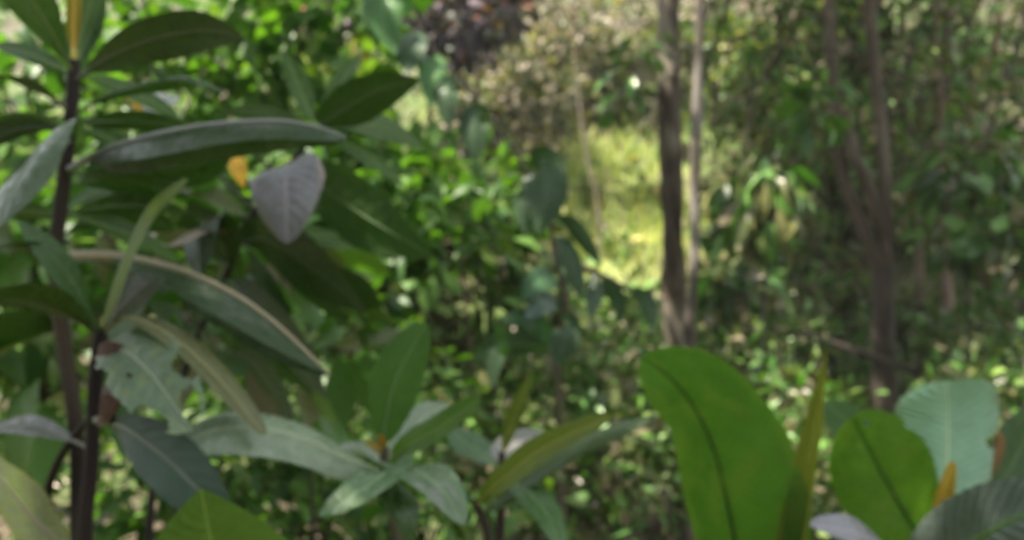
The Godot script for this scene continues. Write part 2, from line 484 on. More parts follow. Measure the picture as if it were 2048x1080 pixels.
func slope_shrubs():
	# dry olive and tan shrubs covering the slope above and beside the clearing
	var g := "dry shrubs on the slope"
	for s in [[900, 60, 12.5, 1.1], [1010, 190, 11.0, 0.95], [1120, 60, 12.5, 1.1], [1180, 170, 12.5, 0.8], [1270, 90, 13.0, 0.9], [1010, 260, 11.0, 0.7], [930, 330, 9.5, 0.6],
			 [1330, 20, 13.5, 1.1], [1000, -60, 15, 1.5], [1200, -80, 15.5, 1.5], [1330, -60, 16, 1.3]]:
		shrub_at("slope_shrub", "shrub of olive leaves mixed with dry tan ones on the slope", "shrub", g, s[0], s[1], s[2], s[3], s[3] * 0.75, s[3] * 0.8, 12,
			{"per": 64, "size": 0.165, "pal": TAN, "mat": "leaf_far", "clump": 0.34, "droop": 0.3})
	for s in [[1560, 40, 13.0, 1.0], [1640, 230, 11.0, 0.8], [1480, 200, 10.5, 0.7], [1560, 330, 9.5, 0.5], [1450, -60, 15, 1.4], [1700, -60, 15, 1.5], [1410, 90, 12.5, 0.6], [1900, 100, 11.0, 1.2], [2060, 160, 10.5, 1.2], [1960, 330, 9.8, 1.0], [2090, 480, 9.0, 1.0], [1850, 480, 9.3, 0.8], [1960, 620, 8.8, 0.7], [1680, 620, 9.2, 0.7], [1820, 210, 12.5, 1.1], [1500, 600, 8.2, 0.5], [1940, -60, 15.0, 1.7], [2140, -20, 14.0, 1.6], [1740, 60, 13.0, 1.2], [1790, 430, 10.0, 0.6], [1680, 480, 9.4, 0.6], [1560, 500, 8.8, 0.5], [1760, 240, 9.6, 0.8], [1700, 120, 10.5, 0.8], [1600, 680, 7.6, 0.55], [1780, 680, 7.6, 0.55], [1440, 690, 7.4, 0.5], [1920, 740, 7.0, 0.6], [2060, 640, 7.8, 0.7], [1280, 680, 7.4, 0.45]]:
		shrub_at("olive_shrub", "dull olive shrub on the slope beyond the forked tree", "shrub", "olive shrubs beyond the forked tree", s[0], s[1], s[2], s[3], s[3] * 0.75, s[3] * 0.8, 12,
			{"per": 72, "size": 0.14, "pal": OLIVE + OLIVE + GREEN, "mat": "leaf_far", "clump": 0.32, "droop": 0.35})
	for s in [[1500, 120, 12.0, 0.5, "pale trunk"], [1650, 60, 12.5, 0.4, "forked tree"]]:
		shrub_at("yellowing_shrub", "shrub with yellow and orange fading leaves up the slope behind the " + s[4], "shrub", "yellowing shrubs between the trunks", s[0], s[1], s[2], s[3], s[3] * 0.9, s[3] * 0.7, 8,
			{"per": 40, "size": 0.19, "pal": YELLOW, "mat": "leaf_thin", "clump": 0.28, "droop": 0.3})
	for s in [[1160, 390, 10.0, 0.16, "behind the hanging sapling"], [1262, 345, 11.0, 0.2, "at the upper edge of the clearing"], [1250, 520, 9.0, 0.16, "at the lower edge of the clearing"], [1140, 540, 8.6, 0.2, "at the foot of the hanging sapling"], [1300, 430, 10.2, 0.12, "close by the straight brown trunk"]]:
		shrub_at("clearing_seedling", "small leafy seedling in the sunlit grass " + s[4], "seedling", "seedlings in the sunlit grass", s[0], s[1], s[2], s[3], s[3] * 0.9, s[3], 6,
			{"per": 24, "size": 0.13, "pal": YELLOW + OLIVE + GREEN, "mat": "leaf_far", "clump": 0.13, "droop": 0.3, "r": 0.006})
	shrub_at("lime_shrub", "small lime yellow shrub in full sun below the purple shrubs", "shrub", "", 695, 145, 9.0, 0.45, 0.22, 0.4, 7,
		{"per": 40, "size": 0.15, "pal": YELLOW, "mat": "leaf_thin", "clump": 0.2, "droop": 0.2})
	for s in [[720, 30, 9.5, 0.75, 0], [840, 60, 9.2, 0.7, 1], [960, 20, 9.8, 0.75, 2]]:  # added shrubs: their dark leaf colour stands in for a shaded gap
		shrub_at("shade_gap_shrub", ["added purple brown shrub standing in for a shaded gap above the grey violet leaf", "added purple brown shrub standing in for a shaded gap behind the top of the hanging sapling", "added purple brown shrub with a few orange leaves standing in for a shaded gap beside the dry shrubs"][s[4]], "shrub", "added purple shrubs in the shaded gap above the thicket", s[0], s[1], s[2], s[3], s[3] * 0.7, s[3] * 0.6, 10,
			{"per": 60, "size": 0.18, "pal": PURPLE, "mat": "leaf_dull", "clump": 0.4, "droop": 0.5})
	for s in [[-60, 60, 13.0, 1.3], [150, 20, 13.0, 1.3], [330, 120, 12.0, 1.2], [520, 40, 12.5, 1.2], [660, 170, 11.0, 0.9], [230, 330, 10.0, 1.2], [480, 330, 9.5, 1.1], [20, 350, 10.0, 1.2], [680, 330, 9.5, 0.9]]:
		shrub_at("sunlit_shrub", "yellow green sunlit shrub on the slope behind the thicket", "shrub", "sunlit shrubs behind the thicket", s[0], s[1], s[2], s[3], s[3] * 0.75, s[3] * 0.8, 11,
			{"per": 55, "size": 0.18, "pal": GREEN, "mat": "leaf_thin", "clump": 0.45, "droop": 0.3})

func trees():
	# straight brown trunk
	var b := rooted(1368, 1000, 5.0, 0.05)
	var t := thing("slender_tree", "straight brown trunk with a pale edge and scars beside the sunlit clearing", "tree", b)
	var top := [at(1338, 0, 5.0), at(1341, 300, 5.0), at(1348, 540, 5.0), at(1357, 720, 5.0)]
	mesh_node(tube([b, at(1366, 1000, 5.0), top[3], top[2], top[1], top[0], at(1330, -500, 5.0), at(1345, -1000, 5.0)], 0.075, 0.045, 24, 160, Color(0.062, 0.046, 0.034), 0.34, Color(0.20, 0.17, 0.135, 0.8), b), "trunk", mats["bark"], t)
	crown(t, Vector3(1.3, 5.7, -6.0), Vector3(2.2, 0.8, 2.0), 46, 170, 0.18, OLIVE, at(1332, -450, 5.0))
	leafy(t, {"hub": at(1335, 200, 5.0), "clumps": [[at(1262, 140, 4.9), 0.13], [at(1285, 90, 4.9), 0.12], [at(1250, 200, 4.9), 0.1]], "per": 16, "size": 0.15, "pal": OLIVE + GREEN, "mat": "leaf", "parts": 60, "r": 0.007, "droop": 0.9})
	# thin pale trunk
	b = rooted(1362, 1000, 4.7, 0.05)
	t = thing("pale_sapling", "thin pale grey trunk rising close by the straight brown one", "tree", b)
	mesh_node(tube([b, at(1366, 1000, 4.7), at(1378, 740, 4.7), at(1387, 560, 4.7), at(1392, 300, 4.7), at(1402, 0, 4.7), at(1420, -500, 4.7)], 0.036, 0.02, 14, 110, Color(0.070, 0.056, 0.046), 0.34, Color(0.19, 0.165, 0.15, 0.85), b), "trunk", mats["bark"], t)
	crown(t, at(1440, -640, 4.6), Vector3(1.0, 0.6, 0.9), 10, 70, 0.14, OLIVE, at(1418, -440, 4.7))
	# forked tree
	b = rooted(1772, 900, 6.0, 0.05)
	t = thing("forked_tree", "dark brown tree forking into slim limbs above a short trunk", "tree", b)
	mesh_node(tube([b, at(1772, 900, 6.0), at(1766, 700, 6.0), at(1766, 530, 6.0)], 0.085, 0.07, 16, 40, Color(0.060, 0.046, 0.036), 0.14, Color(0.12, 0.10, 0.075, 0.6), b), "trunk", mats["bark"], t)
	for l in [[[1764, 545, 6.0], [1715, 430, 6.0], [1682, 330, 6.0], [1662, 130, 6.05], [1652, -40, 6.1], [1600, -420, 6.2]], [[1770, 545, 6.0], [1770, 400, 5.98], [1763, 280, 5.95], [1748, 120, 5.95], [1744, -40, 5.9], [1800, -500, 5.8]],
			[[1768, 470, 5.99], [1735, 370, 5.95], [1705, 300, 5.9], [1690, 220, 5.9]]]:
		stem(t, l, 30, 18, Color(0.085, 0.064, 0.048), "limb", {"n": 50, "sides": 12, "patch": Color(0.15, 0.125, 0.095, 0.6)})
	crown(t, Vector3(3.0, 6.2, -7.2), Vector3(2.7, 0.9, 2.2), 54, 160, 0.19, OLIVE, at(1700, -300, 6.0))
	leafy(t, {"hub": at(1750, 130, 5.95), "clumps": [[at(1600, 200, 6.4), 0.3], [at(1570, 300, 6.3), 0.34], [at(1850, 300, 6.4), 0.34], [at(1900, 200, 6.4), 0.4], [at(1700, 60, 6.6), 0.35], [at(1820, 60, 6.5), 0.4], [at(1960, 90, 5.9), 0.4], [at(1500, 60, 5.9), 0.35], [at(1990, 280, 5.8), 0.35], [at(1820, 420, 6.4), 0.28], [at(1880, 430, 5.9), 0.3]],
		"per": 50, "size": 0.12, "pal": OLIVE + GREEN, "mat": "leaf_far", "parts": 80, "r": 0.012})
	leafy(t, {"hub": at(1690, 230, 5.9), "clumps": [[at(1655, 190, 5.5), 0.14], [at(1630, 225, 5.5), 0.1]], "per": 16, "size": 0.22, "pal": GREEN, "mat": "leaf_thin", "parts": 60, "r": 0.008, "droop": 0.6})
	for i in 14:                                # drooping, tangled side branches
		var x0 := rng.randf_range(1420, 2040); var y0 := rng.randf_range(-60, 380); var d := rng.randf_range(6.2, 7.4)
		var dx := rng.randf_range(-130, 130); var dy := rng.randf_range(60, 260)
		stem(t, [[x0, y0, d], [x0 + dx * 0.4, y0 + dy * 0.15, d], [x0 + dx * 0.8, y0 + dy * 0.5, d - 0.05], [x0 + dx, y0 + dy, d - 0.1]], 10, 4, Color(0.085, 0.068, 0.052), "twig", {"n": 14, "sides": 6})
		leafy(t, {"hub": at(x0 + dx * 0.8, y0 + dy * 0.5, d), "twigs": false, "clumps": [[at(x0 + dx * 0.5, y0 + dy * 0.3, d), 0.16], [at(x0 + dx, y0 + dy, d - 0.1), 0.15]], "per": 16, "size": 0.12, "pal": OLIVE, "mat": "leaf_far", "droop": 0.7, "parts": 5})
	for i in 18:                                # leafy boughs hanging across the slope behind the fork
		var x0 := rng.randf_range(1430, 2080); var y0 := rng.randf_range(-120, 60); var d := rng.randf_range(6.4, 8.2)
		var dx := rng.randf_range(-160, 120); var dy := rng.randf_range(180, 520)
		var bp := [[x0, y0, d], [x0 + dx * 0.3, y0 + dy * 0.3, d], [x0 + dx * 0.7, y0 + dy * 0.65, d - 0.1], [x0 + dx, y0 + dy, d - 0.15]]
		stem(t, bp, 14, 4, Color(0.075, 0.058, 0.044), "bough", {"n": 18, "sides": 6})
		var cl := []
		for u in [0.25, 0.5, 0.75, 1.0]:
			cl.append([at(x0 + dx * u + rng.randf_range(-45, 45), y0 + dy * u, d - 0.1), rng.randf_range(0.16, 0.28)])
		leafy(t, {"hub": at(x0 + dx * 0.5, y0 + dy * 0.5, d), "clumps": cl, "per": 22, "size": rng.randf_range(0.10, 0.17), "pal": OLIVE + GREEN, "mat": "leaf_far", "droop": 0.8, "parts": 6, "r": 0.006})
	# slim reddish stems at the side of the slope
	var k := 0
	for s in [[[1908, 1000, 6.6], [1906, 740, 6.6], [1896, 600, 6.6], [1886, 450, 6.6], [1880, 250, 6.6], [1868, 60, 6.6], [1850, -300, 6.6]], [[1848, 1000, 7.2], [1846, 700, 7.2], [1838, 560, 7.2], [1850, 380, 7.2], [1900, 100, 7.2], [1935, -300, 7.2]], [[1938, 1000, 7.4], [1942, 700, 7.4], [1948, 560, 7.4], [1930, 380, 7.4], [1985, 150, 7.4], [2020, -300, 7.4]],
			[[1200, 980, 9.0], [1215, 560, 9.0], [1195, 400, 9.0], [1172, 300, 9.0], [1150, 100, 9.0], [1140, -200, 9.0]]]:
		b = rooted(s[0][0], s[0][1], s[0][2], 0.05)
		t = thing("thin_tree", ["reddish thin trunk standing beside the forked tree", "thin brown trunk just behind the forked tree, leaning at its top", "crooked thin brown trunk farther behind the reddish one", "thin bent sapling stem standing in front of the sunlit grass"][k], "tree", b)
		var pts := [b]
		for p in s: 
			if at(p[0], p[1], p[2]).y > b.y + 0.2: pts.append(at(p[0], p[1], p[2]))
		mesh_node(tube(pts, [0.044, 0.04, 0.038, 0.018][k], [0.02, 0.02, 0.02, 0.009][k], 10, 60, [Color(0.17, 0.115, 0.09), Color(0.12, 0.09, 0.06), Color(0.15, 0.10, 0.06), Color(0.16, 0.11, 0.08)][k], 0.14, Color(0.26, 0.22, 0.19, 0.6), b), "trunk", mats["bark"], t)
		var e: Vector3 = pts[pts.size() - 1]
		leafy(t, {"hub": e, "clumps": blob_clumps(e + Vector3(0, 0.2, 0), Vector3(0.7, 0.4, 0.6), 6, 0.3), "per": 40, "size": 0.14, "pal": OLIVE, "mat": "leaf_far", "r": 0.01})
		k += 1
	# fallen branch propped across the undergrowth
	b = at(1770, 728, 5.7)
	t = thing("fallen_branch", "thin dark branch slanting down across the forked tree's trunk", "branch", b)
	stem(t, [[1840, 745, 5.7], [1770, 722, 5.7], [1690, 695, 5.68], [1600, 664, 5.66], [1520, 660, 5.64], [1430, 640, 5.6]], 16, 8, Color(0.07, 0.055, 0.045), "wood")

func crown(t: Node3D, c: Vector3, rad: Vector3, nc: int, per: int, size: float, pal: Array, hub: Vector3):
	leafy(t, {"hub": hub, "clumps": blob_clumps(c, rad, nc, 0.5), "per": per, "size": size, "pal": pal, "mat": "leaf_far", "r": 0.03})

func canopy():
	# tall trees beside the frame whose crowns shade the plants
	for s in [[Vector3(-3.2, 0, 0.9), Vector3(-2.2, 5.3, -0.9), Vector3(2.6, 1.0, 2.1), 72, "tall tree with a wide leafy crown overhanging the shrubs"], [Vector3(3.6, 0, -1.8), Vector3(1.6, 5.6, -2.4), Vector3(2.2, 1.0, 1.6), 30, "tall tree overhanging the broad ribbed leaves"], [Vector3(-6.2, 0, -8.0), Vector3(-4.6, 6.8, -7.0), Vector3(2.4, 1.2, 2.0), 26, "tall tree behind the thicket reaching above it"], [Vector3(7.6, 0, -10.5), Vector3(4.2, 7.4, -10.0), Vector3(2.6, 0.9, 2.2), 40, "tall tree on the slope leaning over the olive shrubs"], [Vector3(-4.4, 0, -5.4), Vector3(-1.7, 5.5, -5.0), Vector3(1.3, 0.5, 0.6), 14, "slim tree at the side of the thicket leaning over the shrubs below"]]:
		var b: Vector3 = s[0]; b.y = ground_y(b.x, b.z) - 0.05
		var c: Vector3 = s[1]
		var t := thing("canopy_tree", s[4], "tree", b)
		mesh_node(tube([b, b + Vector3(0.1, 1.5, 0), b.lerp(c, 0.45) + Vector3(-0.3, 0.6, 0), c + Vector3(0, -0.5, 0)], 0.14, 0.07, 14, 40, Color(0.10, 0.08, 0.06), 0.14, Color(0.22, 0.2, 0.17, 0.6), b), "trunk", mats["bark"], t)
		crown(t, c, s[2], s[3], 80, 0.19, GREEN, c + Vector3(0, -0.5, 0))

func forest_round_about():
	# the forest goes on round the viewer; it shades the leaves' near sides and is what they mirror
	var k := 0
	for s in [[-3.4, 2.6], [-1.2, 3.6], [1.0, 3.2], [3.2, 2.4], [5.2, 0.2], [-5.2, 0.4], [0.2, 5.6], [-4.0, 5.2], [4.2, 5.0]]:
		var b := Vector3(s[0], 0, s[1]); b.y = ground_y(b.x, b.z) - 0.05
		var t := thing("forest_tree", "leafy forest tree growing round the spot where the viewer stands", "tree", b, "forest trees round the viewer")
		var c := b + Vector3(0, 2.9, 0)
		mesh_node(tube([b, b + Vector3(0.1, 1.2, 0), b + Vector3(-0.1, 2.4, 0.1), b + Vector3(0, 4.4, 0)], 0.10, 0.05, 12, 30, Color(0.09, 0.07, 0.055), 0.14, Color(0.2, 0.18, 0.15, 0.6), b), "trunk", mats["bark"], t)
		leafy(t, {"hub": b + Vector3(0, 1.8, 0), "clumps": blob_clumps(c, Vector3(1.5, 2.3, 1.1), 34, 0.55), "per": 45, "size": 0.28, "pal": OLIVE + GREEN, "mat": "leaf_dull", "r": 0.03})
		k += 1

func thicket():
	# bright green small-leaved bushes behind the near shrubs
	var k := 0
	var by := ["above the grey drooping leaf", "above the grey arching leaf", "under the purple shrubs", "behind the hanging sapling's lower leaves", "around the hanging sapling's stem", "behind the grey violet leaf", "behind the leaf with the tan midrib", "behind the tall dark stem"]
	for s in [[60, 120, 4.2, 0.85, 0.7], [330, 170, 4.0, 0.8, 0.6], [560, 120, 4.3, 0.75, 0.55], [760, 420, 3.9, 0.55, 0.5], [920, 420, 4.0, 0.42, 0.45], [560, 420, 3.9, 0.55, 0.5], [330, 480, 3.6, 0.6, 0.5], [60, 480, 3.6, 0.6, 0.5]]:
		shrub_at("green_bush", "bright green bush of lance shaped leaves " + by[k], "bush", "bright green bushes behind the rosette shrubs", s[0], s[1], s[2], s[3], s[4], 0.5, 12,
			{"per": 40, "size": 0.17 if s[0] < 700 else 0.14, "pal": GREEN, "mat": "leaf_thin", "clump": 0.22, "droop": 0.45, "parts": 260, "r": 0.009, "stem": Color(0.09, 0.07, 0.045)})
		k += 1

func understory():
	# darker saplings standing among the near shrubs
	var kk := 0
	for s in [[250, 470, 2.1, 0.34, 0.22, "dark green sapling behind the upright olive leaf"], [560, 600, 2.1, 0.30, 0.2, "dark green sapling behind the leaf with the tan midrib"], [120, 700, 2.0, 0.3, 0.2, "dark green sapling behind the lower rosette"]]:
		shrub_at("dark_sapling", s[5], "sapling", "dark saplings among the near shrubs", s[0], s[1], s[2], s[3], s[4], 0.22, 8,
			{"per": 7, "size": 0.2, "pal": OLIVE + GREEN, "mat": "leaf", "clump": 0.14, "droop": 0.4, "parts": 120, "kinds": [0, 1, 3], "r": 0.005, "stem": Color(0.05, 0.04, 0.03)})
	var k := 0
	var under := ["below the lower rosette", "below the pale bitten leaf", "below the leaf with the tan midrib", "behind the upright flat green leaf", "below the long pale grey leaf", "behind the lower rosette's branch", "between the two dark stems and the thicket", "beside the low shoot", "around the foot of the narrow leaf plant", "behind the young rosette plant"]
	for s in [[60, 860, 2.6, 0.42, 0.4], [330, 900, 2.7, 0.4, 0.4], [560, 860, 2.9, 0.42, 0.38], [700, 760, 3.2, 0.36, 0.36], [640, 1000, 2.6, 0.35, 0.3], [0, 800, 3.4, 0.42, 0.36], [210, 820, 3.4, 0.42, 0.36], [480, 1000, 2.4, 0.32, 0.26], [860, 1040, 2.6, 0.34, 0.28], [720, 920, 3.4, 0.4, 0.3]]:
		shrub_at("low_green_bush", "low leafy green bush growing " + under[k], "bush", "low green bushes beneath the rosette shrubs", s[0], s[1], s[2], s[3], s[4], 0.3, 9,
			{"per": 34, "size": 0.085, "pal": GREEN, "mat": "leaf_thin", "clump": 0.18, "droop": 0.3, "parts": 150, "r": 0.006, "stem": Color(0.08, 0.06, 0.04)})
		k += 1
	for s in [[870, 620, 4.6, 0.5, 0.42, "above the upright flat green leaf"], [1010, 640, 4.8, 0.5, 0.4, "around the foot of the hanging sapling"], [760, 660, 4.4, 0.45, 0.4, "behind the tip of the leaf with the tan midrib"]]:
		shrub_at("shaded_bush", "shaded bush of drooping leaves " + s[5], "bush", "dark bushes under the thicket", s[0], s[1], s[2], s[3], s[4], 0.4, 10,
			{"per": 40, "size": 0.13, "pal": OLIVE + GREEN, "mat": "leaf_dull", "clump": 0.24, "droop": 0.7, "parts": 120, "r": 0.008, "stem": Color(0.05, 0.04, 0.03)})
	k = 0
	var near := ["behind the narrow leaf plant", "behind the narrow olive leaves' tips", "beside the large paddle leaf", "in front of the sunlit clearing", "below the hanging leaves", "before the straight brown trunk", "above the large paddle leaf", "behind the rolled spear", "before the forked tree", "behind the pale paddle leaf", "below the crooked thin trunk", "hidden behind the large paddle leaf", "behind the ribbed leaf", "at the foot of the pale trunk", "between the pale trunk and the forked tree", "between the forked tree and the reddish trunk", "beyond the reddish trunk", "at the foot of the straight brown trunk"]
	for s in [[900, 960, 3.6, 0.4, 0.35], [1100, 900, 4.2, 0.5, 0.4], [1240, 980, 3.8, 0.45, 0.35], [1200, 760, 5.2, 0.55, 0.4], [1040, 780, 5.0, 0.5, 0.4], [1290, 860, 4.8, 0.4, 0.35], [1480, 800, 5.0, 0.5, 0.45], [1570, 900, 4.4, 0.4, 0.35], [1660, 760, 6.5, 0.5, 0.4], [1980, 820, 5.0, 0.5, 0.4], [2020, 700, 5.6, 0.6, 0.5], [1450, 960, 4.0, 0.4, 0.35], [1960, 960, 3.6, 0.5, 0.4], [1430, 700, 6.2, 0.5, 0.45], [1560, 690, 6.6, 0.5, 0.5], [1830, 700, 6.6, 0.45, 0.5], [2000, 640, 7.0, 0.6, 0.6], [1270, 700, 6.0, 0.4, 0.4]]:
		shrub_at("ground_shrub", "low grey green shrub with small leaves " + near[k], "shrub", "low grey green shrubs on the forest floor", s[0], s[1], s[2], s[3], s[4], 0.4, 10,
			{"per": 60, "size": 0.085, "pal": OLIVE + GREEN, "mat": "leaf", "clump": 0.22, "droop": 0.25, "parts": 100, "r": 0.006, "stem": Color(0.10, 0.08, 0.055)})
		k += 1
	for s in [[1930, 330, 5.6, 0.3, "dark drooping bush behind the reddish thin trunk"], [2010, 480, 5.2, 0.26, "dark drooping bush beside the crooked thin trunk"], [1450, 560, 5.6, 0.26, "dark drooping bush at the foot of the pale trunk"]]:
		shrub_at("shade_bush", s[4], "bush", "dark drooping bushes among the trunks", s[0], s[1], s[2], s[3], s[3] * 0.8, s[3] * 0.8, 7,
			{"per": 20, "size": 0.2, "pal": OLIVE + GREEN, "mat": "leaf", "clump": 0.15, "droop": 0.9, "parts": 140, "r": 0.012, "stem": Color(0.06, 0.05, 0.04)})
	# dark drooping cluster between the trunks
	shrub_at("drooping_bush", "dark bush with drooping strap leaves between the pale trunk and the forked tree", "bush", "", 1545, 390, 4.9, 0.26, 0.24, 0.2, 9,
		{"per": 24, "size": 0.22, "pal": OLIVE + GREEN, "mat": "leaf", "clump": 0.16, "droop": 1.6, "parts": 220, "kinds": [3, 1, 3], "r": 0.012, "stem": Color(0.06, 0.05, 0.04)})

func hanging_shrub():
	# sapling with large hanging blue-green leaves, in front of the bright thicket
	var b := rooted(1128, 900, 3.0, 0.03)
	var t := thing("hanging_leaf_sapling", "sapling with a curved tan stem and large hanging dark leaves", "sapling", b)
	mesh_node(tube([b, at(1120, 850, 3.0), at(1112, 720, 3.0), at(1132, 610, 3.0), at(1112, 520, 3.0), at(1098, 425, 3.0)], 0.016, 0.010, 10, 50, Color(0.10, 0.08, 0.055), 0.2, Color(0.22, 0.18, 0.13, 0.6), b), "stem", mats["bark"], t)
	stem(t, [[1098, 430, 3.0], [1040, 320, 3.05], [960, 210, 3.08], [860, 90, 3.1], [800, -60, 3.1]], 12, 6, Color(0.05, 0.05, 0.03), "branch")
	var dk := Color(0.045, 0.080, 0.038); var gr := Color(0.06, 0.14, 0.04)
	var v := Vector3(0.1, 0.35, 1)
	for l in [[[[830, 40, 3.05], [790, -10, 3.0], [765, 20, 2.95], [790, 110, 2.9]], 80, gr], [[[740, -30, 3.1], [745, 30, 3.0], [755, 100, 2.95]], 45, gr], [[[830, 60, 3.05], [820, 90, 2.95], [815, 150, 2.9]], 70, dk],
			[[[880, 110, 3.05], [865, 140, 2.95], [862, 215, 2.9]], 60, gr], [[[920, 165, 3.0], [895, 180, 2.9], [898, 262, 2.88]], 52, dk], [[[985, 235, 3.0], [950, 240, 2.9], [952, 330, 2.88]], 62, dk],
			[[[1060, 340, 3.0], [1085, 330, 2.9], [1090, 400, 2.86], [1075, 470, 2.85]], 95, dk], [[[1090, 410, 3.0], [1060, 400, 2.9], [1050, 470, 2.88]], 60, dk], [[[1105, 470, 3.0], [1130, 500, 2.95], [1165, 600, 2.9]], 48, dk],
			[[[1100, 430, 3.0], [1145, 450, 3.0], [1205, 535, 3.0]], 34, dk], [[[1125, 640, 3.0], [1135, 660, 2.92], [1112, 735, 2.9]], 60, dk], [[[1110, 700, 3.0], [1040, 690, 2.95], [990, 700, 2.9], [985, 775, 2.88]], 62, dk],
			[[[1115, 560, 3.0], [1080, 560, 2.9], [1040, 600, 2.88]], 55, Color(0.05, 0.11, 0.05)], [[[1110, 690, 3.0], [1060, 640, 2.95], [1000, 640, 2.9]], 50, Color(0.045, 0.10, 0.04)], [[[1120, 620, 3.0], [1085, 605, 2.95], [1050, 640, 2.9]], 50, Color(0.09, 0.13, 0.11)]]:
		leaf(t, l[0], l[1], v, l[2], {"n": 20, "m": 8, "veins": 9, "fold": 0.25, "shape": "lance", "rib": 0.0016})
	stem(t, [[1112, 520, 3.0], [1180, 540, 3.1], [1250, 575, 3.2], [1310, 600, 3.3]], 16, 6, Color(0.12, 0.09, 0.06), "branch")
	for l in [[[1200, 548, 3.1], [1235, 600, 3.1], [1240, 650, 3.1]], [[1250, 575, 3.2], [1290, 600, 3.15], [1310, 660, 3.1]], [[1180, 540, 3.1], [1190, 580, 3.05], [1180, 640, 3.0]]]:
		leaf(t, l, 36, v, dk, {"n": 16, "m": 8, "veins": 8, "rib": 0.0012})

func fan(t: Node3D, cx: float, cy: float, d: float, specs: Array):
	# further leaves round one node of a stem: [angle, length, width, droop (pixels), change of depth, colour]
	for q in specs:
		var a := deg_to_rad(q[0]); var P := []
		for k in 5:
			var u := k / 4.0
			P.append([cx + cos(a) * q[1] * u, cy - sin(a) * q[1] * u + q[3] * u * u, d + q[4] * u])
		var c: Color = q[5]
		leaf(t, P, q[2], Vector3(rng.randf_range(-0.25, 0.25), rng.randf_range(0.45, 0.8), 0.8), c, {"shape": "lance", "fold": rng.randf_range(0.15, 0.4), "curl": 0.15, "wave": 0.09, "veins": 16, "spot": Color(c.r * 1.7, c.g * 1.5, c.b * 1.7, 0.5), "pet": 0.1}, "leaf_blade" if c.g > 0.1 else "leaf")

